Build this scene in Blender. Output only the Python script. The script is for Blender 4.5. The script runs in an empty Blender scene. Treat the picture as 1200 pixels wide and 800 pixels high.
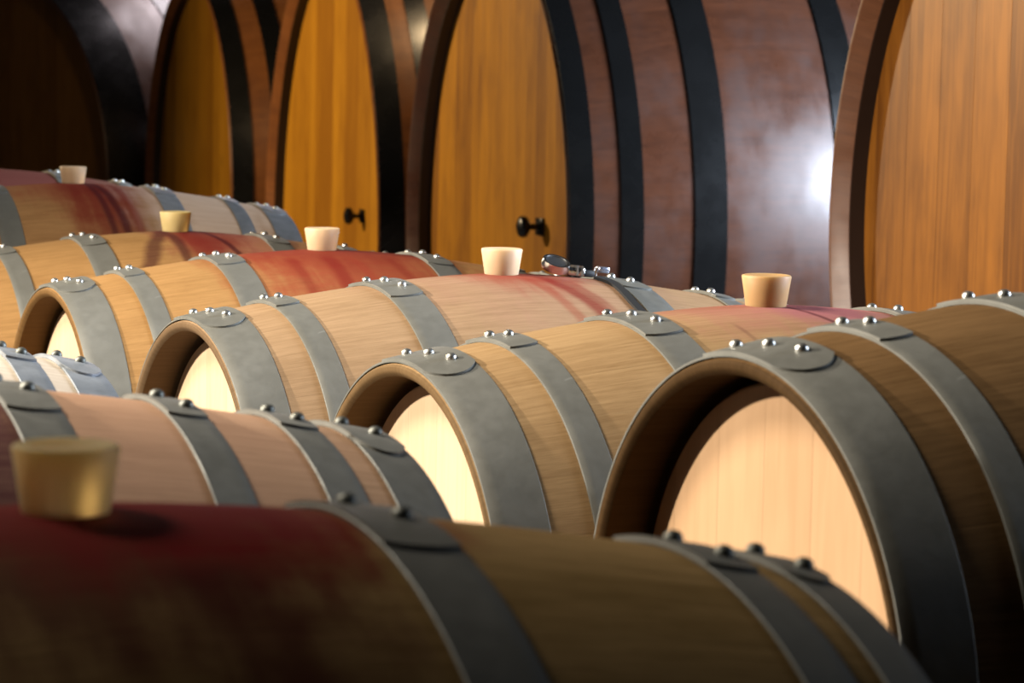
import bpy, bmesh, math, random
from math import sin, cos, pi, radians
from mathutils import Vector, Matrix
random.seed(7)
C = bpy.context.scene.collection
EYE = 2.10                       # camera height above the floor
H = .475                         # half length of a barrel
RR, RB, PW = .289, .3493, 1.61   # barrel radius at the chime and at the bilge

# ------------------------------------------------------------------ node helpers
class NT:
    def __init__(s, name):
        s.m = bpy.data.materials.new(name); s.m.use_nodes = True
        s.t = s.m.node_tree; s.t.nodes.clear()
        s.out = s.t.nodes.new('ShaderNodeOutputMaterial')
        s.b = s.t.nodes.new('ShaderNodeBsdfPrincipled')
        s.t.links.new(s.b.outputs[0], s.out.inputs[0])
    def put(s, sock, v):
        if isinstance(v, bpy.types.NodeSocket): s.t.links.new(v, sock)
        elif v is not None:
            if sock.type == 'RGBA' and len(v) == 3: v = (*v, 1)
            sock.default_value = v
    def math(s, op, a, b=None, c=None, clamp=False):
        n = s.t.nodes.new('ShaderNodeMath'); n.operation = op; n.use_clamp = clamp
        s.put(n.inputs[0], a)
        if b is not None: s.put(n.inputs[1], b)
        if c is not None: s.put(n.inputs[2], c)
        return n.outputs[0]
    def objxyz(s):
        n = s.t.nodes.new('ShaderNodeTexCoord'); p = s.t.nodes.new('ShaderNodeSeparateXYZ')
        s.t.links.new(n.outputs['Object'], p.inputs[0]); return p.outputs[0], p.outputs[1], p.outputs[2]
    def vec(s, x, y, z):
        n = s.t.nodes.new('ShaderNodeCombineXYZ')
        for i, v in enumerate((x, y, z)): s.put(n.inputs[i], v)
        return n.outputs[0]
    def noise(s, v, scale, detail=4, rough=.55, dist=0):
        n = s.t.nodes.new('ShaderNodeTexNoise'); s.put(n.inputs['Vector'], v)
        n.inputs['Scale'].default_value = scale; n.inputs['Detail'].default_value = detail
        n.inputs['Roughness'].default_value = rough; n.inputs['Distortion'].default_value = dist
        return n.outputs[0]
    def white(s, v):
        n = s.t.nodes.new('ShaderNodeTexWhiteNoise'); n.noise_dimensions = '1D'; s.put(n.inputs['W'], v); return n.outputs['Value']
    def ramp(s, f, lo, hi, a=0., b=1.):
        n = s.t.nodes.new('ShaderNodeMapRange'); n.interpolation_type = 'SMOOTHSTEP'
        for k, v in enumerate((f, lo, hi, a, b)): s.put(n.inputs[k], v)
        return n.outputs[0]
    def mix(s, f, a, b, mode='MIX'):
        n = s.t.nodes.new('ShaderNodeMix'); n.data_type = 'RGBA'; n.blend_type = mode
        s.put(n.inputs[0], f); s.put(n.inputs[6], a); s.put(n.inputs[7], b); return n.outputs[2]
    def bump(s, h, dist, strength=1.):
        n = s.t.nodes.new('ShaderNodeBump'); s.put(n.inputs['Height'], h)
        n.inputs['Distance'].default_value = dist; n.inputs['Strength'].default_value = strength
        s.t.links.new(n.outputs[0], s.b.inputs['Normal'])
    def set(s, **k):
        for a, v in k.items(): s.put(s.b.inputs[a.replace('_', ' ')], v)
        return s.m

def stave_mat(name, light, dark, nst, seed, rough=.6, coat=0., washes=(), drips=(), gscale=1., coat_rough=.25, tonevar=.25, seam=.05, spec=.03, inner_shade=0.):
    """wood of long staves round local X; washes and drips are wine stains with a shape of their own, save one pale wash of painted daylight"""
    n = NT(name); x, y, z = n.objxyz()
    ang = n.math('ARCTAN2', n.math('MULTIPLY', y, -1.), z)
    u = n.math('ADD', n.math('MULTIPLY', ang, nst/(2*pi)), 100.37+seed*.31)
    sid = n.math('FLOOR', u); fr = n.math('SUBTRACT', u, sid)
    rnd = n.white(n.math('ADD', sid, seed*17.3))
    rnd2 = n.white(n.math('ADD', sid, seed*31.9+.5))
    gv = n.vec(n.math('MULTIPLY', x, 2.2*gscale), n.math('MULTIPLY', ang, 16.*gscale), n.math('MULTIPLY', sid, 3.7))
    g = n.noise(gv, 3.5, 7, .62, .4)
    fine = n.noise(n.vec(n.math('MULTIPLY', x, 14.), n.math('MULTIPLY', ang, 130.), sid), 2., 3, .6)
    blot = n.noise(n.vec(n.math('MULTIPLY', x, 3.), n.math('MULTIPLY', ang, 2.), seed*1.7), 2.2, 4, .6)
    f = n.math('ADD', n.math('MULTIPLY', n.ramp(g, .3, .7), .45), n.math('MULTIPLY', rnd, tonevar))
    f = n.math('ADD', f, n.math('MULTIPLY', n.ramp(fine, .42, .72), .42))
    f = n.math('ADD', f, n.math('MULTIPLY', n.ramp(blot, .45, .75), .25), clamp=True)
    col = n.mix(f, light, dark)
    wn = n.noise(n.vec(n.math('MULTIPLY', x, 9.), n.math('MULTIPLY', ang, 3.2), seed*2.1), 1.6, 5, .65)
    wob = n.math('MULTIPLY', n.math('SUBTRACT', wn, .5), 1.)
    streak = n.noise(n.vec(n.math('MULTIPLY', x, 38.), n.math('MULTIPLY', ang, 1.3), seed*4.4), 1.3, 4, .6)
    for (xc, wx, a0, wa, st, c, soft) in washes:
        d = n.math('SQRT', n.math('ADD', n.math('POWER', n.math('ABSOLUTE', n.math('DIVIDE', n.math('SUBTRACT', x, xc), wx)), 2.),
                                   n.math('POWER', n.math('ABSOLUTE', n.math('DIVIDE', n.math('SUBTRACT', ang, a0), wa)), 2.)))
        d = n.math('ADD', d, n.math('MULTIPLY', wob, .9))
        d = n.math('ADD', d, n.math('MULTIPLY', n.math('SUBTRACT', streak, .5), .7))
        m = n.math('MULTIPLY', n.ramp(d, 1.+soft, 1.-soft), st)
        m = n.math('MULTIPLY', m, n.ramp(g, .1, .75, 1., .72))
        col = n.mix(m, col, c)
    for (xc, slope, w, a0, a1, st, c) in drips:
        cx = n.math('ADD', n.math('MULTIPLY', n.math('SUBTRACT', ang, a0), slope), xc)
        d = n.math('ABSOLUTE', n.math('SUBTRACT', n.math('ADD', x, n.math('MULTIPLY', wob, w*1.1)), cx))
        m = n.math('MULTIPLY', n.ramp(d, w*1.25, w*.25), n.math('MULTIPLY', n.ramp(ang, a0-.05, a0+.05), n.ramp(ang, a1+.12, a1-.12)))
        m = n.math('MULTIPLY', m, n.math('MULTIPLY', n.ramp(fine, .2, .8, 1., .7), st))
        col = n.mix(m, col, c)
    if inner_shade:  # dark rim end grain, and recess shade painted into the oak colour
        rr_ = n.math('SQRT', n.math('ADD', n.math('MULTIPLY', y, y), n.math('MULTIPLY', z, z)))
        col = n.mix(n.ramp(rr_, RR-.002, RR-.0008, inner_shade, 0.), col, tuple(v*.30 for v in dark))
    e = n.math('MINIMUM', fr, n.math('SUBTRACT', 1., fr))
    sm = n.ramp(e, 0., .028, 1., 0.)
    col = n.mix(n.math('MULTIPLY', sm, seam), col, tuple(v*.25 for v in dark))
    n.bump(n.math('ADD', n.math('MULTIPLY', sm, -.12), n.math('MULTIPLY', fine, .25)), .0012, .8)
    return n.set(Base_Color=col, Roughness=n.ramp(g, .2, .8, rough-.06, rough+.08), Specular_IOR_Level=spec, Coat_Weight=coat, Coat_Roughness=n.ramp(blot, .3, .7, coat_rough-.08, coat_rough+.14) if coat else coat_rough, Coat_IOR=1.5 if coat > .9 else 1.5)

def board_mat(name, light, dark, width, seed, rough=.5, coat=0., tonevar=.6, gs=1., knots=0., seam=.4):
    """vertical boards of a head: boards side by side along local Y, grain along local Z"""
    n = NT(name); x, y, z = n.objxyz()
    u = n.math('ADD', n.math('DIVIDE', y, width), 50.5+seed*.37)
    sid = n.math('FLOOR', u); fr = n.math('SUBTRACT', u, sid)
    rnd = n.white(n.math('ADD', sid, seed*13.7))
    gv = n.vec(n.math('MULTIPLY', y, 26.*gs), n.math('MULTIPLY', z, 2.*gs), n.math('MULTIPLY', sid, 5.3))
    g = n.noise(gv, 1.6, 6, .6, 1.1)
    fine = n.noise(n.vec(n.math('MULTIPLY', y, 230.*gs), n.math('MULTIPLY', z, 9.*gs), sid), 1., 3, .6)
    blot = n.noise(n.vec(n.math('MULTIPLY', y, 3.), n.math('MULTIPLY', z, 1.6), seed*1.3), 2., 4, .6)
    f = n.math('ADD', n.math('MULTIPLY', n.ramp(g, .32, .7), .38), n.math('MULTIPLY', rnd, tonevar))
    f = n.math('ADD', f, n.math('MULTIPLY', n.ramp(fine, .45, .75), .16))
    f = n.math('ADD', f, n.math('MULTIPLY', n.ramp(blot, .42, .75), .3), clamp=True)
    col = n.mix(f, light, dark)
    if knots:
        v = n.t.nodes.new('ShaderNodeTexVoronoi'); v.inputs['Scale'].default_value = 1.
        n.put(v.inputs['Vector'], n.vec(n.math('MULTIPLY', y, 3.1), n.math('MULTIPLY', z, 2.), seed*.77+sum(light)))
        k = n.ramp(n.math('ADD', v.outputs['Distance'], n.math('MULTIPLY', g, .12)), .16, .04)
        col = n.mix(n.math('MULTIPLY', k, knots), col, tuple(c*.22 for c in dark))
    e = n.math('MINIMUM', fr, n.math('SUBTRACT', 1., fr))
    sm = n.ramp(e, 0., .0015/width, 1., 0.)
    col = n.mix(n.math('MULTIPLY', sm, seam), col, tuple(c*.3 for c in dark))
    n.bump(n.math('ADD', n.math('MULTIPLY', sm, -1.), n.math('MULTIPLY', fine, .2)), .0008, .6)
    return n.set(Base_Color=col, Roughness=rough, Specular_IOR_Level=.2, Coat_Weight=coat, Coat_Roughness=.3)

def metal_mat(name, a, b, metallic, r0, r1, seed=0, spots=.0, scale=1.):
    n = NT(name); x, y, z = n.objxyz()
    v = n.vec(x, y, n.math('ADD', z, seed))
    g = n.noise(v, 9.*scale, 6, .65, .3); h = n.noise(v, 60.*scale, 4, .6)
    col = n.mix(n.ramp(g, .3, .72), a, b)
    if spots:
        col = n.mix(n.math('MULTIPLY', n.ramp(n.noise(v, 16.*scale, 3, .7, .8), .68, .76), spots), col, (.55, .55, .54))
    n.bump(h, .0006, .35)
    return n.set(Base_Color=col, Metallic=metallic, Roughness=n.ramp(h, .3, .7, r0, r1), Specular_IOR_Level=.5 if metallic else .35)

def plain_mat(name, c, rough=.5, metallic=0., **k):
    n = NT(name); x, y, z = n.objxyz()
    g = n.noise(n.vec(x, y, z), 25., 4, .6)
    col = n.mix(g, tuple(v*.85 for v in c), tuple(min(1, v*1.12) for v in c))
    return n.set(Base_Color=col, Roughness=rough, Metallic=metallic, **k)

# ------------------------------------------------------------------ mesh helpers
def link(name, bm, mat, parent=None, smooth=True):
    bm.normal_update()
    me = bpy.data.meshes.new(name); bm.to_mesh(me); bm.free()
    if smooth:
        for p in me.polygons: p.use_smooth = True
        try: me.set_sharp_from_angle(angle=radians(38))
        except Exception: pass
    me.materials.append(mat)
    o = bpy.data.objects.new(name, me); C.objects.link(o)
    if parent is not None: o.parent = parent
    return o

def thing(name, label, cat, loc=(0, 0, 0), rotz=0., group=None):
    o = bpy.data.objects.new(name, None); C.objects.link(o)
    o.empty_display_size = .1; o.location = loc; o.rotation_euler = (0, 0, rotz)
    o['label'] = label; o['category'] = cat
    if group: o['group'] = group
    return o

def revolve(prof, n=96, closed=True):
    """revolve (s, r) points about local X"""
    bm = bmesh.new(); rings = []
    for s, r in prof:
        rings.append([bm.verts.new((s, -r*sin(2*pi*k/n), r*cos(2*pi*k/n))) for k in range(n)])
    m = len(prof)
    for i in range(m if closed else m-1):
        a, b = rings[i], rings[(i+1) % m]
        for k in range(n):
            bm.faces.new((a[k], a[(k+1) % n], b[(k+1) % n], b[k]))
    bmesh.ops.recalc_face_normals(bm, faces=bm.faces)
    return bm

def disc(s0, s1, r, n=96, bev=.003):
    """a round board between s0 and s1"""
    prof = [(s0, r-bev), (s0+bev, r), (s1-bev, r), (s1, r-bev)]
    bm = revolve(prof, n, False)
    bm.verts.ensure_lookup_table()
    bm.faces.new([bm.verts[k] for k in range(n)]); bm.faces.new([bm.verts[3*n+k] for k in range(n)])
    bmesh.ops.recalc_face_normals(bm, faces=bm.faces)
    return bm

def box(bm, lo, hi, M=None):
    vs = [bm.verts.new((x, y, z)) for x in (lo[0], hi[0]) for y in (lo[1], hi[1]) for z in (lo[2], hi[2])]
    for f in ((0, 1, 3, 2), (4, 6, 7, 5), (0, 4, 5, 1), (2, 3, 7, 6), (0, 2, 6, 4), (1, 5, 7, 3)):
        bm.faces.new([vs[i] for i in f])
    if M is not None: bmesh.ops.transform(bm, matrix=M, verts=vs)
    bmesh.ops.recalc_face_normals(bm, faces=bm.faces)
    return vs

def bevelled(bm, w, seg=2):
    bmesh.ops.bevel(bm, geom=[e for e in bm.edges if e.calc_face_angle(0) > .5], offset=w, segments=seg, affect='EDGES', profile=.5)
    return bm

def rad(s): return RB-(RB-RR)*(abs(s)/H)**PW

def hoop_bm(s0, s1, tail=True, th=.0028, rot=0., te=.27, rnd=.3):
    """a riveted steel band with one end lapped over the other near the top"""
    n = 144; k = 5
    ss = [s0+(s1-s0)*i/(k-1) for i in range(k)]
    prof = [(s, rad(s)+.0004) for s in ss]+[(s1+.0001, rad(s1)+th*.8), (s1-.0006, rad(s1)+th)]
    prof += [(s, rad(s)+th) for s in ss[-2:0:-1]]+[(s0+.0006, rad(s0)+th), (s0-.0001, rad(s0)+th*.8)]
    bm = revolve(prof, n)
    if tail:
        m, q = 10, 12; w = s1-s0
        lay = []
        for r_ in (th-.0004, th+.0026):
            g = []
            for i in range(m+1):
                u = i/m; s = s0+.0008+(w-.0016)*u
                t1 = te*(1-.72*rnd+rnd*(1-abs(2*u-1)**2.4)) - rot; t0 = -.24 - rot
                g.append([bm.verts.new((s, -(rad(s)+r_)*sin(t0+(t1-t0)*j/q), (rad(s)+r_)*cos(t0+(t1-t0)*j/q))) for j in range(q+1)])
            lay.append(g)
        lo, hi = lay
        for i in range(m):
            for j in range(q):
                bm.faces.new((hi[i][j], hi[i][j+1], hi[i+1][j+1], hi[i+1][j]))
                bm.faces.new((lo[i][j], lo[i+1][j], lo[i+1][j+1], lo[i][j+1]))
        ring = [(i, 0) for i in range(m)]+[(m, j) for j in range(q)]+[(i, q) for i in range(m, 0, -1)]+[(0, j) for j in range(q, 0, -1)]
        for a, b in zip(ring, ring[1:]+ring[:1]):
            bm.faces.new((hi[a[0]][a[1]], hi[b[0]][b[1]], lo[b[0]][b[1]], lo[a[0]][a[1]]))
        bmesh.ops.recalc_face_normals(bm, faces=bm.faces)
    return bm

def rivet_bm(s, t, r=.0068, h=.0068, base=.0050):
    """domed rivet head standing on the band at axial place s and angle t"""
    bm = bmesh.new(); rings = []
    r *= .94; prof = [(r*.96, -.002), (r, .0012), (r*.93, .0034), (r*.72, .0053), (r*.4, h*.94)]
    n = 16
    for a, z in prof: rings.append([bm.verts.new((a*cos(2*pi*k/n), a*sin(2*pi*k/n), z)) for k in range(n)])
    top = bm.verts.new((0, 0, h))
    for a, b in zip(rings, rings[1:]):
        for k in range(n): bm.faces.new((a[k], a[(k+1) % n], b[(k+1) % n], b[k]))
    for k in range(n): bm.faces.new((rings[-1][k], rings[-1][(k+1) % n], top))
    bm.faces.new(rings[0][::-1])
    R = rad(s)+base
    bmesh.ops.transform(bm, matrix=Matrix.Translation((s, -R*sin(t), R*cos(t))) @ Matrix.Rotation(t, 4, 'X'), verts=bm.verts)
    return bm

# ------------------------------------------------------------------ materials
M_hoop = metal_mat('galvanised_steel', (.112, .111, .097), (.138, .137, .121), .25, .46, .6, 0, .12)
M_hoop_daylit = metal_mat('daylit_galvanised_steel', (.15, .165, .18), (.27, .29, .315), .3, .36, .55, 3, .3)  # lighter bluish copy of the hoop steel, cool daylight put into its colour
M_rivet = metal_mat('zinc_rivet', (.40, .40, .37), (.55, .55, .52), .9, .26, .4, 1)
M_dull = metal_mat('dull_rivet', (.09, .093, .08), (.15, .153, .135), .6, .42, .55, 1)
M_iron = metal_mat('black_painted_iron', (.0035, .0036, .0036), (.005, .005, .005), .0, .24, .3, 5, 0, .15)
M_chimeshade = plain_mat('dark_brown_chime_shade', (.016, .007, .004), .5)  # dark tone stands for the shade inside the cask recess
M_rack = metal_mat('rack_steel', (.08, .08, .085), (.12, .12, .125), .5, .45, .6, 2)
M_timber = board_mat('rough_timber', (.20, .13, .08), (.10, .065, .04), .12, 4, .75)

# ------------------------------------------------------------------ setting
def struct(name, bm, m, parent=None):
    o = link(name, bm, m, parent, False)
    if parent is None: o['kind'] = 'structure'
    return o
nt = NT('cellar_floor_concrete'); x, y, z = nt.objxyz()
gg = nt.noise(nt.vec(x, y, z), 1.6, 7, .6); hh = nt.noise(nt.vec(x, y, z), 40., 4, .6)
nt.bump(hh, .002, .4); M_floor = nt.set(Base_Color=nt.mix(gg, (.10, .09, .08), (.2, .185, .165)), Roughness=.7)
nt = NT('cellar_wall_plaster'); x, y, z = nt.objxyz()
gg = nt.noise(nt.vec(x, y, z), .9, 7, .6); hh = nt.noise(nt.vec(x, y, z), 30., 5, .6)
nt.bump(hh, .004, .5); M_wall = nt.set(Base_Color=nt.mix(gg, (.035, .028, .022), (.06, .048, .038)), Roughness=.9)
X0, X1, Y0, Y1, ZC = -7.5, 6.2, -3., 20., 4.6
b = bmesh.new(); box(b, (X0-.2, Y0-.2, -.2), (X1+.2, Y1+.2, 0)); struct('floor', b, M_floor)
b = bmesh.new(); box(b, (X0-.2, Y0-.2, ZC), (X1+.2, Y1+.2, ZC+.2)); struct('ceiling', b, M_wall)
b = bmesh.new(); box(b, (X0-.2, Y0-.2, 0), (X0, Y1+.2, ZC)); struct('wall_left', b, M_wall)
b = bmesh.new(); box(b, (X0, Y1, 0), (X1, Y1+.2, ZC)); struct('wall_back', b, M_wall)
b = bmesh.new(); box(b, (X0, Y0-.2, 0), (X1, Y0, ZC)); struct('wall_front', b, M_wall)
b = bmesh.new(); box(b, (X1, Y0-.2, 0), (X1+.2, Y1+.2, ZC)); struct('wall_right', b, M_wall)

# ------------------------------------------------------------------ barrels
def barrel_profile():
    rc, t = .052, .018
    K = 40; out = []
    a = [(-H+rc+.03, rad(-H+rc+.03)-.027), (-H+rc-.004, rad(-H+rc)-.025), (-H+.006, RR-t+.003), (-H+.0015, RR-t+.0065), (-H, RR-t+.010)]
    out += a
    out += [(-H, RR-.004), (-H+.0025, RR-.0012)]
    for i in range(1, K): 
        s = -H+2*H*i/K; out.append((s, rad(s)))
    out += [(H-.0025, RR-.0012), (H, RR-.004)]
    out += [(-s, r) for s, r in reversed(a)]
    return out

HB = [(.4107, .4725, 3), (.3265, .362, 3), (.160, .2095, 3)]                                   # six band barrel
HA = [(.4256, .4725, 2), (.364, .3997, 2), (.2625, .2981, 2), (.124, .1699, 2)]                # eight band barrel
HF = [(.4380, .4725, 2), (.3778, .416, 2), (.160, .2095, 2)]

def make_barrel(name, label, pos, yaw, mats, hoops, both=True, seed=0, riv=None, group=None, hoopmat=None, farhoop=None):
    t = thing(name, label, 'barrel', (pos[0], pos[1], pos[2]+EYE), yaw, group)
    link('staves', revolve(barrel_profile(), 120), mats[0], t)
    for sg in (-1, 1):
        a, c = -H+.052, -H+.074
        link('head', disc(*((a, c) if sg < 0 else (-c, -a)), RR-.0235, 96), mats[1], t)
    for sg in (-1, 1):
        for i, (s0, s1, nr) in enumerate(hoops):
            rot = random.uniform(-.03, .03)
            lo, hi = (s0, s1) if sg > 0 else (-s1, -s0)
            wide = (s1-s0) > .045
            te = (.25 if wide else .17)
            mat = (farhoop if sg > 0 and farhoop else hoopmat) or M_hoop
            h = link('hoop', hoop_bm(lo, hi, True, rot=rot, te=te, rnd=.3 if i == 0 else .06), mat, t)
            w = hi-lo
            tt = ([-.15, -.01, .125] if wide else [-.10, -.01]) if nr == 3 else [-.05, .09]
            for j, a in enumerate(tt):
                f = (j/(len(tt)-1)-.5)
                link('rivet', rivet_bm((lo+hi)/2+f*w*.32, a-rot), M_dull if nr == 2 else M_rivet, h)
    return t

HEADC = ((.54, .385, .25), (.43, .29, .17))
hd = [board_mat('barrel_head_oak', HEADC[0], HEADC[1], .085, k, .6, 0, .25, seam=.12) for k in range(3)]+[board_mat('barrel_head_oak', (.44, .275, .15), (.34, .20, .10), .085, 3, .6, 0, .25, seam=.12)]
PALE, PDK = (.31, .20, .098), (.19, .112, .05)
ORA, ODK = (.31, .175, .068), (.19, .10, .036)
RED = (.13, .010, .009); BRICK = (.19, .026, .015); DEEP = (.035, .0015, .003); PURP = (.04, .008, .012); PINK = (.28, .095, .085); MAUVE = (.25, .075, .10)

spec = [
 # name, label, (x, y, z), yaw, light, dark, washes, drips, hoops
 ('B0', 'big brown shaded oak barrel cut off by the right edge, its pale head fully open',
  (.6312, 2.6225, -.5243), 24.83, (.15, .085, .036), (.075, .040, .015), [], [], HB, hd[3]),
 ('B1', 'pale oak barrel with a mauve pink stain, just behind the big shaded barrel',
  (.3046, 3.2733, -.6012), 24.79, PALE, PDK, [(.03, .18, -.05, .36, .8, PINK, .5), (.06, .08, .0, .28, .75, MAUVE, .5)],
  [(.012, .12, .006, .02, .62, .75, PURP), (-.09, .03, .004, .25, .6, .35, PURP)], HB, hd[1]),
 ('B2', 'pale oak barrel with one red streak and a metal clamp lying on it',
  (-.0172, 3.9357, -.6143), 25.03, (.30, .195, .11), (.19, .118, .062), [(.02, .20, -.1, .60, .42, (.26, .12, .10), .6), (.03, .10, -.1, .36, 1., BRICK, .5)],
  [(.045, .10, .017, .1, .95, .85, RED), (.012, .07, .012, .1, .75, .5, BRICK), (.07, .09, .013, .12, .5, .55, RED)], HB, hd[2]),
 ('B3', 'oak barrel whose whole middle is brick red, between the clamp barrel and purple dripped barrel',
  (-.3265, 4.6344, -.6263), 24.33, ORA, ODK, [(.02, .22, -.1, .95, .95, BRICK, .4), (.0, .17, -.1, .40, .75, RED, .5)],
  [(-.085, .01, .014, .2, .95, .6, RED), (-.02, .01, .016, .2, .9, .75, RED), (.02, .05, .012, .2, .85, .5, BRICK), (.09, .05, .012, .2, .8, .45, RED)], HB, hd[0]),
 ('B4', 'tan oak barrel with dark purple drips arching down from its yellowish bung',
  (-.6581, 5.2928, -.6354), 24.15, ORA, ODK, [(.10, .14, -.1, .7, .7, PINK, .5), (.03, .085, -.05, .55, .95, RED, .45), (0., .075, -.15, .26, .95, PURP, .4)],
  [(-.035, -.14, .02, .05, .8, .85, PURP), (-.025, .0, .013, .1, .85, .85, PURP), (.035, .09, .009, -.1, .8, .9, PURP), (.01, .0, .03, .1, .7, .45, RED)], HB, hd[1]),
 ('B5', 'far oak barrel with dark red drips and pale blue hoops on its end',
  (-.970, 5.9882, -.5722), 22.74, (.33, .18, .075), (.2, .10, .038), [(.02, .18, -.1, .55, .85, BRICK, .5), (.04, .085, -.05, 1.2, .95, RED, .5), (.28, .17, 0, 1.2, .7, (.62, .50, .40), .5)],  # last wash paints cool daylight on the far end into the oak
  [(.02, .02, .010, 0., 1.2, .8, PURP), (.035, .04, .012, 0., 1.2, .85, PURP), (.075, .03, .014, .1, 1., .6, RED), (-.02, .0, .014, .0, .7, .5, RED)], HB, hd[2]),
 ('B6', 'sliver of a dull red barrel top in the far left corner of the row',
  (-1.30, 6.66, -.566), 23.5, (.18, .09, .06), (.11, .05, .03), [(.05, .25, 0., .8, .8, (.11, .022, .02), .4)], [], HB, hd[0]),
 ('A0', 'blurred dark foreground barrel soaked in deep red wine around its bung',
  (-.2461, 1.4999, -.5866), 24.56, (.30, .19, .08), (.14, .085, .028), [(-.02, .17, .06, .52, .95, DEEP, .4), (.04, .18, -.1, .40, .95, (.11, .0015, .005), .4), (.09, .05, .75, .35, .6, DEEP, .5)],
  [(.045, .09, .03, .3, 1.2, .7, DEEP)], HF, hd[1]),
 ('A1', 'pinkish tan barrel with four grey hoops, just behind the blurred foreground barrel',
  (-.5425, 2.1457, -.5909), 24.33, (.38, .24, .145), (.24, .145, .085), [(.2, .2, 0, .9, .35, (.33, .17, .12), .6), (-.02, .165, 0., 3.5, .98, (.030, .002, .010), .10)], [], HA, hd[2]),
 ('A2', 'bleached whitish barrel end with blue grey hoops behind the pinkish tan barrel',
  (-.8962, 2.8056, -.6044), 24.95, (.52, .45, .36), (.40, .32, .245), [], [], HA, hd[0]),
]
barrels = {}
for k, (nm, lab, pos, yaw, li, da, wa, dr, hp, hm) in enumerate(spec):
    sm = stave_mat('barrel_oak', li, da, 28, k+1, .62, 0, wa, dr, inner_shade=.7)
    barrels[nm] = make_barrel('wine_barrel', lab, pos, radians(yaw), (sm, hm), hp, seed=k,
                              group='oak barrels in the facing row' if nm[0] == 'B' else 'oak barrels in the near row',
                              hoopmat=M_hoop_daylit if nm == 'A2' else None, farhoop=M_hoop_daylit if nm == 'B5' else None)

# bungs
def bung_bm(rt=.030, rb=.0245, h=.040):
    pr = [(rb*.96, 0), (rb, .002), (rb+(rt-rb)*.5, h*.5), (rt, h-.0025), (rt-.0008, h-.0008), (rt-.003, h), (rt-.006, h-.0004), (rt-.010, h-.003)]
    bm = bmesh.new(); n = 48; rings = []
    for r, z in pr: rings.append([bm.verts.new((r*cos(2*pi*k/n), r*sin(2*pi*k/n), z)) for k in range(n)])
    for a, c in zip(rings, rings[1:]):
        for k in range(n): bm.faces.new((a[k], a[(k+1) % n], c[(k+1) % n], c[k]))
    bm.faces.new(rings[0][::-1]); bm.faces.new(rings[-1])
    return bm
def silicone(name, c, ss=.5, tr=.3):
    n = NT(name); x, y, z = n.objxyz()
    g = n.noise(n.vec(x, y, z), 60., 3, .5)
    col = n.mix(g, c, tuple(v*.9 for v in c))
    n.b.subsurface_method = 'RANDOM_WALK'
    return n.set(Base_Color=col, Roughness=.55, IOR=1.41, Transmission_Weight=tr, Subsurface_Weight=ss, Subsurface_Radius=(.8, .68, .48), Subsurface_Scale=.028)
S1 = silicone('amber_silicone', (.52, .32, .14)); S2 = silicone('cream_silicone', (.66, .47, .29)); S4 = silicone('foreground_amber_silicone', (.86, .66, .30), .5, .6); S3 = silicone('yellow_silicone', (.60, .46, .20))
for key, m, lab, sc, dx in (
  ('B1', S1, 'orange brown bung standing on the barrel with the mauve pink stain', 1.0, 0),
  ('B2', S2, 'cream bung beside the metal clamp', 1.0, 0),
  ('B3', S2, 'pale peach bung on the brick red stained barrel', 1.0, 0),
  ('B4', S3, 'yellowish bung above the dark purple drips', 1.02, 0),
  ('B5', S2, 'small cream bung on the furthest red stained barrel', .98, 0),
  ('A0', S4, 'large blurred yellow amber bung on the dark foreground barrel', 1.0, 0)):
    o = link('bung', bung_bm(), m); bt = barrels[key]
    yw = bt.rotation_euler[2]
    o.location = bt.location + Vector((dx*cos(yw), dx*sin(yw), RB-.003)); o.scale = (sc,)*3
    o['label'] = lab; o['category'] = 'stopper'; o['group'] = 'silicone bungs in the barrels'

# metal clamp with a black strap on the top of the third barrel
bt = barrels['B2']; yw = bt.rotation_euler[2]
s_c = .105
cl = thing('hose_clamp', 'silver metal ring clamp with a black strap lying on the barrel beside the cream bung', 'clamp',
           bt.location + Vector((s_c*cos(yw), s_c*sin(yw), rad(s_c)+.0012)), yw)
cl.rotation_euler = (0, radians(4.7), yw); bpy.context.view_layer.update(); CI = cl.matrix_world.inverted() @ Matrix.Translation(bt.location) @ Matrix.Rotation(yw, 4, 'Z')
M_steel = metal_mat('polished_steel', (.62, .62, .62), (.78, .78, .78), 1., .12, .25, 7)
M_rubber = plain_mat('black_rubber', (.004, .004, .004), .7)
def ring_bm(R, th, h):
    n = 48; bm = bmesh.new(); pr = [(R-th, 0), (R, 0), (R+.0012, h*.5), (R, h), (R-th, h), (R-th-.0006, h*.5)]; rr = []
    for r, z in pr: rr.append([bm.verts.new((r*cos(2*pi*k/n), r*sin(2*pi*k/n), z)) for k in range(n)])
    for i in range(len(pr)):
        a, c = rr[i], rr[(i+1) % len(pr)]
        for k in range(n): bm.faces.new((a[k], a[(k+1) % n], c[(k+1) % n], c[k]))
    bmesh.ops.recalc_face_normals(bm, faces=bm.faces); return bm
bm = ring_bm(.0205, .0035, .0125); bmesh.ops.transform(bm, matrix=Matrix.Translation((-.021, 0, .0095)) @ Matrix.Rotation(radians(25), 4, 'X'), verts=bm.verts)
rg = link('ring', bm, M_steel, cl)
bm = bmesh.new(); bmesh.ops.create_cone(bm, cap_ends=True, segments=40, radius1=.0165, radius2=.0165, depth=.004, matrix=Matrix.Translation((-.021, 0, .0095)) @ Matrix.Rotation(radians(25), 4, 'X') @ Matrix.Translation((0, 0, .009)))
link('dark_inside', bm, M_rubber, rg)  # black disc stands in for the dark open inside of the ring
bm = bmesh.new()
box(bm, (-.002, -.009, .0008), (.026, .009, .0135)); bevelled(bm, .003)
for xx in (.010, .018): box(bm, (xx, -.011, .0018), (xx+.0035, .011, .0165))
link('lug', bm, M_steel, cl)
bm = bmesh.new(); box(bm, (.023, -.007, .0005), (.044, .007, .011)); bevelled(bm, .004)
link('sleeve', bm, M_rubber, cl)
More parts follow.
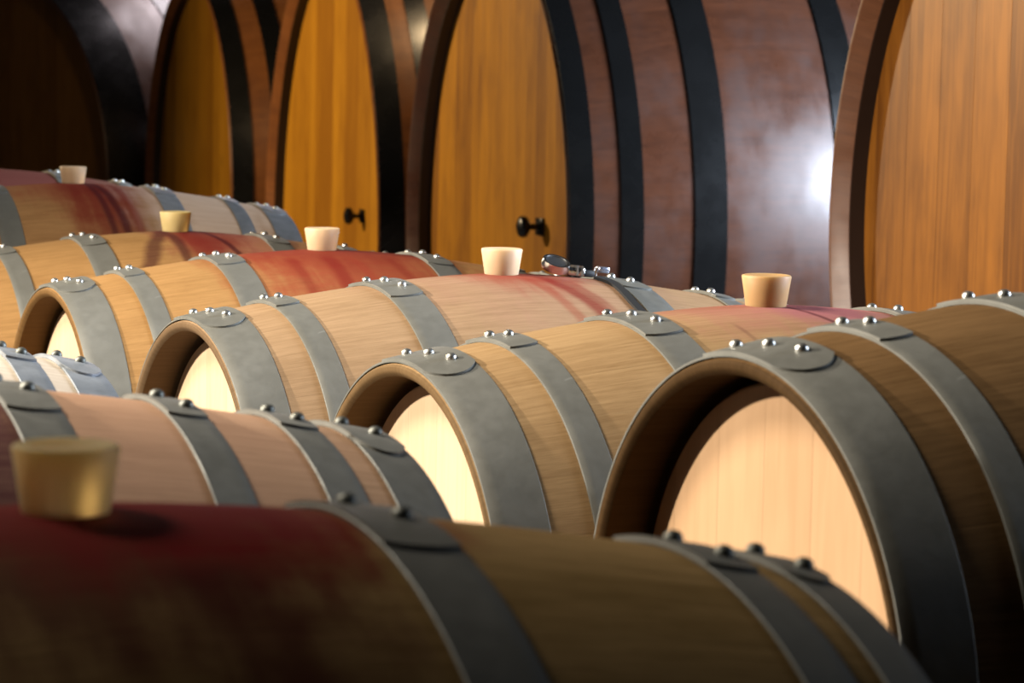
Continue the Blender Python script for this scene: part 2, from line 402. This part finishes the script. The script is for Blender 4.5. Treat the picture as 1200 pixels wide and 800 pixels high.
bm = bmesh.new(); bmesh.ops.create_cone(bm, cap_ends=True, segments=20, radius1=.0028, radius2=.0028, depth=.014, matrix=Matrix.Translation((.0465, 0, .0085)))
link('pin', bm, M_steel, cl)
M_blue = metal_mat('bluish_steel', (.42, .44, .55), (.55, .57, .68), .9, .2, .35, 8)
bm = bmesh.new(); box(bm, (.0485, -.008, .0085), (.0665, .008, .0175)); bevelled(bm, .0025)
link('buckle', bm, M_blue, cl)
bm = bmesh.new(); q = 26; vs = []
for j in range(q+1):
    t = .035+.8*j/q; ln = []
    s = .149 + .003*sin(j*.4)
    for (ds, dr) in ((-.006, .0010), (-.006, .0050), (.005, .0058), (.005, .0018)):
        R = rad(s)+dr; p = CI @ Vector((s+ds, -R*sin(t), R*cos(t))); ln.append(bm.verts.new(p))
    vs.append(ln)
for a, c in zip(vs, vs[1:]):
    for k in range(4): bm.faces.new((a[k], a[(k+1) % 4], c[(k+1) % 4], c[k]))
bm.faces.new(vs[0]); bm.faces.new(vs[-1][::-1]); bmesh.ops.recalc_face_normals(bm, faces=bm.faces)
link('strap', bm, M_rubber, cl)

# steel racks that carry the two rows (one rack per row)
def rack(keys, label, group=None):
    b0 = barrels[keys[0]]; t = thing('barrel_rack', label, 'rack', (b0.location.x, b0.location.y, 0))
    inv = Matrix.Translation((-b0.location.x, -b0.location.y, 0))
    for k in keys:
        bt = barrels[k]; M = inv @ Matrix.Translation(bt.location) @ Matrix.Rotation(bt.rotation_euler[2], 4, 'Z')
        for s in (-.235, .235):
            R = rad(.217)+.006; bm = bmesh.new(); q = 40; top = []; bot = []
            for sx in (-.018, .018):
                a = []; c = []
                for j in range(q+1):
                    y = -.30+.6*j/q; zz = -math.sqrt(R*R-y*y)
                    a.append(bm.verts.new((s+sx, y, zz))); c.append(bm.verts.new((s+sx, y, -R-.06)))
                top.append(a); bot.append(c)
            for j in range(q):
                bm.faces.new((top[0][j], top[0][j+1], top[1][j+1], top[1][j])); bm.faces.new((bot[0][j], bot[1][j], bot[1][j+1], bot[0][j+1]))
                for e in (0, 1): bm.faces.new((top[e][j], top[e][j+1], bot[e][j+1], bot[e][j]))
            for j in (0, q): bm.faces.new((top[0][j], top[1][j], bot[1][j], bot[0][j]))
            bmesh.ops.recalc_face_normals(bm, faces=bm.faces)
            bmesh.ops.transform(bm, matrix=M, verts=bm.verts); link('saddle', bm, M_rack, t, False)
            for y in (-.27, .27):
                bm = bmesh.new(); box(bm, (s-.02, y-.02, -bt.location.z), (s+.02, y+.02, -R-.06))
                bmesh.ops.transform(bm, matrix=M, verts=bm.verts); link('post', bm, M_rack, t, False)
    return t
rack(['B0', 'B1', 'B2', 'B3', 'B4', 'B5', 'B6'], 'dark steel rack under the facing row of barrels', 'barrel racks')
rack(['A0', 'A1', 'A2'], 'dark steel rack under the near row of barrels', 'barrel racks')

# ------------------------------------------------------------------ big casks
def make_cask(label, pos, R, yaw, L, hoops, light, dark, hl, hdk, bw, seed, knob=None, bulge=.115, coat=1., bv=.036, dk=.044):
    t = thing('wine_cask', label, 'cask', (pos[0], pos[1], pos[2]+EYE), yaw, 'big wine casks at the back')
    def rr(s): return R+bulge*(1-((s-L/2)/(L/2))**2)
    lip = .014+bv; rc = bv+dk
    a = [(.14, rr(.14)-lip-.02), (rc-.002, R-lip-.002), (bv, R-lip), (.001, R-.015), (0, R-.013), (0, R-.006), (.006, R-.001)]
    K = 36
    prof = a+[(L*i/K, rr(L*i/K)) for i in range(1, K)]+[(L-s, r) for s, r in reversed(a)]
    link('staves', revolve(prof, 144), stave_mat('cask_oak', light, dark, 44, seed, .42, coat, gscale=.6, coat_rough=.34, tonevar=.3, seam=.12), t)
    hm = board_mat('cask_head_oak', hl, hdk, bw, seed+.3, .45, .0, .75, .6, .85)
    for q0, q1 in ((rc, rc+.06), (L-rc-.06, L-rc)):
        link('head', disc(q0, q1, R-lip-.0045, 128, .001), hm, t)
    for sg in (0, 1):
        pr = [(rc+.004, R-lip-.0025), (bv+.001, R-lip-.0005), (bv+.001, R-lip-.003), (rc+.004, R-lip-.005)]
        link('recess_shade_ring', revolve([(L-s, r) if sg else (s, r) for s, r in pr], 144), M_chimeshade, t)  # added dark lining that draws the shade on the recess wall
    al = hoops+[(L-s1, L-s0) for s0, s1 in reversed(hoops)]
    for s0, s1 in al:
        s0 = max(s0, .004); s1 = min(s1, L-.004); k = 4
        ss = [s0+(s1-s0)*i/k for i in range(k+1)]
        pr = [(s, rr(s)+.0008) for s in ss]+[(s, rr(s)+.007) for s in reversed(ss)]
        link('hoop', revolve(pr, 144), M_iron, t)
    if knob:
        y0, z0 = knob
        k = link('door_knob', knob_bm(rc, y0, z0), M_iron, t)
        bm = bmesh.new(); box(bm, (rc-.012, y0-.035, z0-.028), (rc+.002, y0+.035, z0+.028)); bevelled(bm, .004)
        link('knob_plate', bm, M_iron, k)
    return t
def knob_bm(rc, y0, z0):
    pr = [(.010, -.002), (.010, -.042), (.022, -.044), (.033, -.052), (.035, -.064), (.030, -.074), (.016, -.080)]
    bm = bmesh.new(); n = 28; rings = []
    for r, d in pr: rings.append([bm.verts.new((rc+d, y0+r*cos(2*pi*k/n), z0+r*sin(2*pi*k/n))) for k in range(n)])
    for a, c in zip(rings, rings[1:]):
        for k in range(n): bm.faces.new((a[k], a[(k+1) % n], c[(k+1) % n], c[k]))
    bm.faces.new(rings[0]); bm.faces.new(rings[-1]); bmesh.ops.recalc_face_normals(bm, faces=bm.faces); return bm
CB, CD = (.085, .028, .012), (.04, .013, .006)
HL, HD = (.47, .205, .008), (.19, .070, .005)
casks = [
 make_cask('huge cask on the right with a grained orange head of vertical boards', (.903, 5.10, -.2535), .8205, radians(16), 1.15,
           [(.012, .085), (.16, .225), (.37, .465)], (.13, .052, .024), (.08, .03, .014), (.26, .094, .010), (.095, .030, .003), .155, 2, None, .115, bv=.030, dk=.034),
 make_cask('large middle cask with a knobbed amber head and long glossy purplish side', (-.121, 9.07, -.451), .996, radians(16.3), 1.29,
           [(.006, .074), (.152, .217), (.368, .466)], CB, CD, HL, HD, .11, 5, (-.465, .02)),
 make_cask('knobbed amber cask directly left of the large middle cask', (-.856, 11.74, -.628), 1.251, radians(15.3), 1.5,
           [(.006, .099), (.172, .25), (.43, .54)], (.20, .075, .022), (.11, .038, .012), (.44, .20, .012), (.24, .095, .006), .13, 8, (-.60, .10), coat=.35),
 make_cask('x', (-1.785, 14.75, -.617), 1.18, radians(18.2), 1.5,
           [(.006, .106), (.211, .31), (.45, .56)], (.20, .075, .022), (.11, .038, .012), (.42, .19, .012), (.24, .095, .006), .13, 11, None, coat=.35),
 make_cask('black shadowed cask with shaded hoops joined into one band in the upper left corner', (-3.18, 16.9, -.62), 1.24, radians(40), 1.6,
           [(.006, .27), (.9, 1.0)], (.12, .06, .04), (.07, .033, .02), (.30, .14, .03), (.18, .08, .015), .14, 14, None),  # one black band stands in for separate hoops and chime lost in shade
]
casks[3]['label'] = 'dim narrow amber cask between the black shadowed cask and the knobbed amber cask'
for t, lab, R, L, bu, sv in ((casks[0], 'timber cradle under the huge orange cask on the right', .8205, 1.15, .115, .29), (casks[1], 'timber cradle under the large middle cask', .996, 1.29, .115, .2925),
                         (casks[2], 'timber cradle under the amber cask with the lower knob', 1.251, 1.5, .115, .34), (casks[3], 'timber cradle under the dim narrow cask', 1.18, 1.5, .115, .38),
                         (casks[4], 'timber cradle under the dark shadowed cask', 1.24, 1.6, .115, .55)):
    c = thing('cask_cradle', lab, 'cradle', (t.location.x, t.location.y, 0), t.rotation_euler[2], 'cradles under the casks')
    for s in (sv, L-sv):
        R_ = R+bu*(1-((sv+.04-L/2)/(L/2))**2)+.008; bm = bmesh.new(); q = 48; W = R_*.62; rows = []
        for sx in (-.04, .04):
            a = []; d = []
            for j in range(q+1):
                y = -W+2*W*j/q; a.append(bm.verts.new((s+sx, y, t.location.z-math.sqrt(R_*R_-y*y)))); d.append(bm.verts.new((s+sx, y, 0)))
            rows.append((a, d))
        (a0, d0), (a1, d1) = rows
        for j in range(q):
            bm.faces.new((a0[j], a0[j+1], a1[j+1], a1[j])); bm.faces.new((d0[j], d1[j], d1[j+1], d0[j+1]))
            bm.faces.new((a0[j], d0[j], d0[j+1], a0[j+1])); bm.faces.new((a1[j], a1[j+1], d1[j+1], d1[j]))
        for j in (0, q): bm.faces.new((a0[j], a1[j], d1[j], d0[j]))
        bmesh.ops.recalc_face_normals(bm, faces=bm.faces); link('saddle', bm, M_timber, c, False)

# ------------------------------------------------------------------ lights
def look(o, p): o.rotation_euler = (Vector(p)-o.location).to_track_quat('-Z', 'Y').to_euler()
def area(name, loc, at, sx, sy, e, col, spread=180):
    l = bpy.data.lights.new(name, 'AREA'); l.shape = 'RECTANGLE'; l.size = sx; l.size_y = sy; l.energy = e; l.color = col; l.spread = radians(spread)
    o = bpy.data.objects.new(name, l); C.objects.link(o); o.location = (loc[0], loc[1], loc[2]+EYE); look(o, (at[0], at[1], at[2]+EYE)); return o
def spot(name, loc, at, e, col, size, blend, rad_):
    l = bpy.data.lights.new(name, 'SPOT'); l.energy = e; l.color = col; l.spot_size = radians(size); l.spot_blend = blend; l.shadow_soft_size = rad_
    o = bpy.data.objects.new(name, l); C.objects.link(o); o.location = (loc[0], loc[1], loc[2]+EYE); look(o, (at[0], at[1], at[2]+EYE)); return o
spot('aisle_lamp', (-4.3, 3.2, 1.25), (0, 3.7, -.45), 2100, (1., .90, .76), 53, .55, .09)
spot('cask_lamp', (-5.2, 11.0, 1.3), (1., 10., -.3), 1250, (1., .76, .46), 132, .8, .15)
spot('overhead_lamp', (-2.1, 2.8, 1.75), (-.9, 3.45, -.5), 700, (1., .91, .77), 108, .85, .4)
spot('ceiling_lamp', (-.3, 10.4, 2.3), (-.6, 11.5, -.4), 150, (1., .70, .38), 150, .6, .2)
area('window_daylight', (5.9, 5.4, 1.3), (0, 6.9, 0), 4.2, 2.3, 720, (.70, .82, 1.), 76)
area('skylight', (-1.2, 17.6, 2.4), (-1.2, 17.6, 0), 1.6, 1.6, 110, (1., .88, .93))

w = bpy.data.worlds.new('cellar_air'); bpy.context.scene.world = w; w.use_nodes = True
w.node_tree.nodes['Background'].inputs[0].default_value = (.02, .018, .016, 1)
w.node_tree.nodes['Background'].inputs[1].default_value = .3

# ------------------------------------------------------------------ camera
cd = bpy.data.cameras.new('camera'); cam = bpy.data.objects.new('camera', cd); C.objects.link(cam)
cd.sensor_fit = 'HORIZONTAL'; cd.sensor_width = 36.; cd.lens = 3195.4/1200*36.; cd.clip_start = .05; cd.clip_end = 60
cam.matrix_world = Matrix.Translation((0, 0, EYE)) @ Matrix.Rotation(pi/2-.0920, 4, 'X') @ Matrix.Rotation(.0205, 4, 'Z')
cd.dof.use_dof = True; cd.dof.focus_distance = 3.55; cd.dof.aperture_fstop = 11.5
sc = bpy.context.scene; sc.camera = cam
sc.view_settings.view_transform = 'Standard'; sc.view_settings.look = 'None'
sc.view_settings.exposure = 0.; sc.view_settings.gamma = 1.; sc.view_settings.use_curve_mapping = False
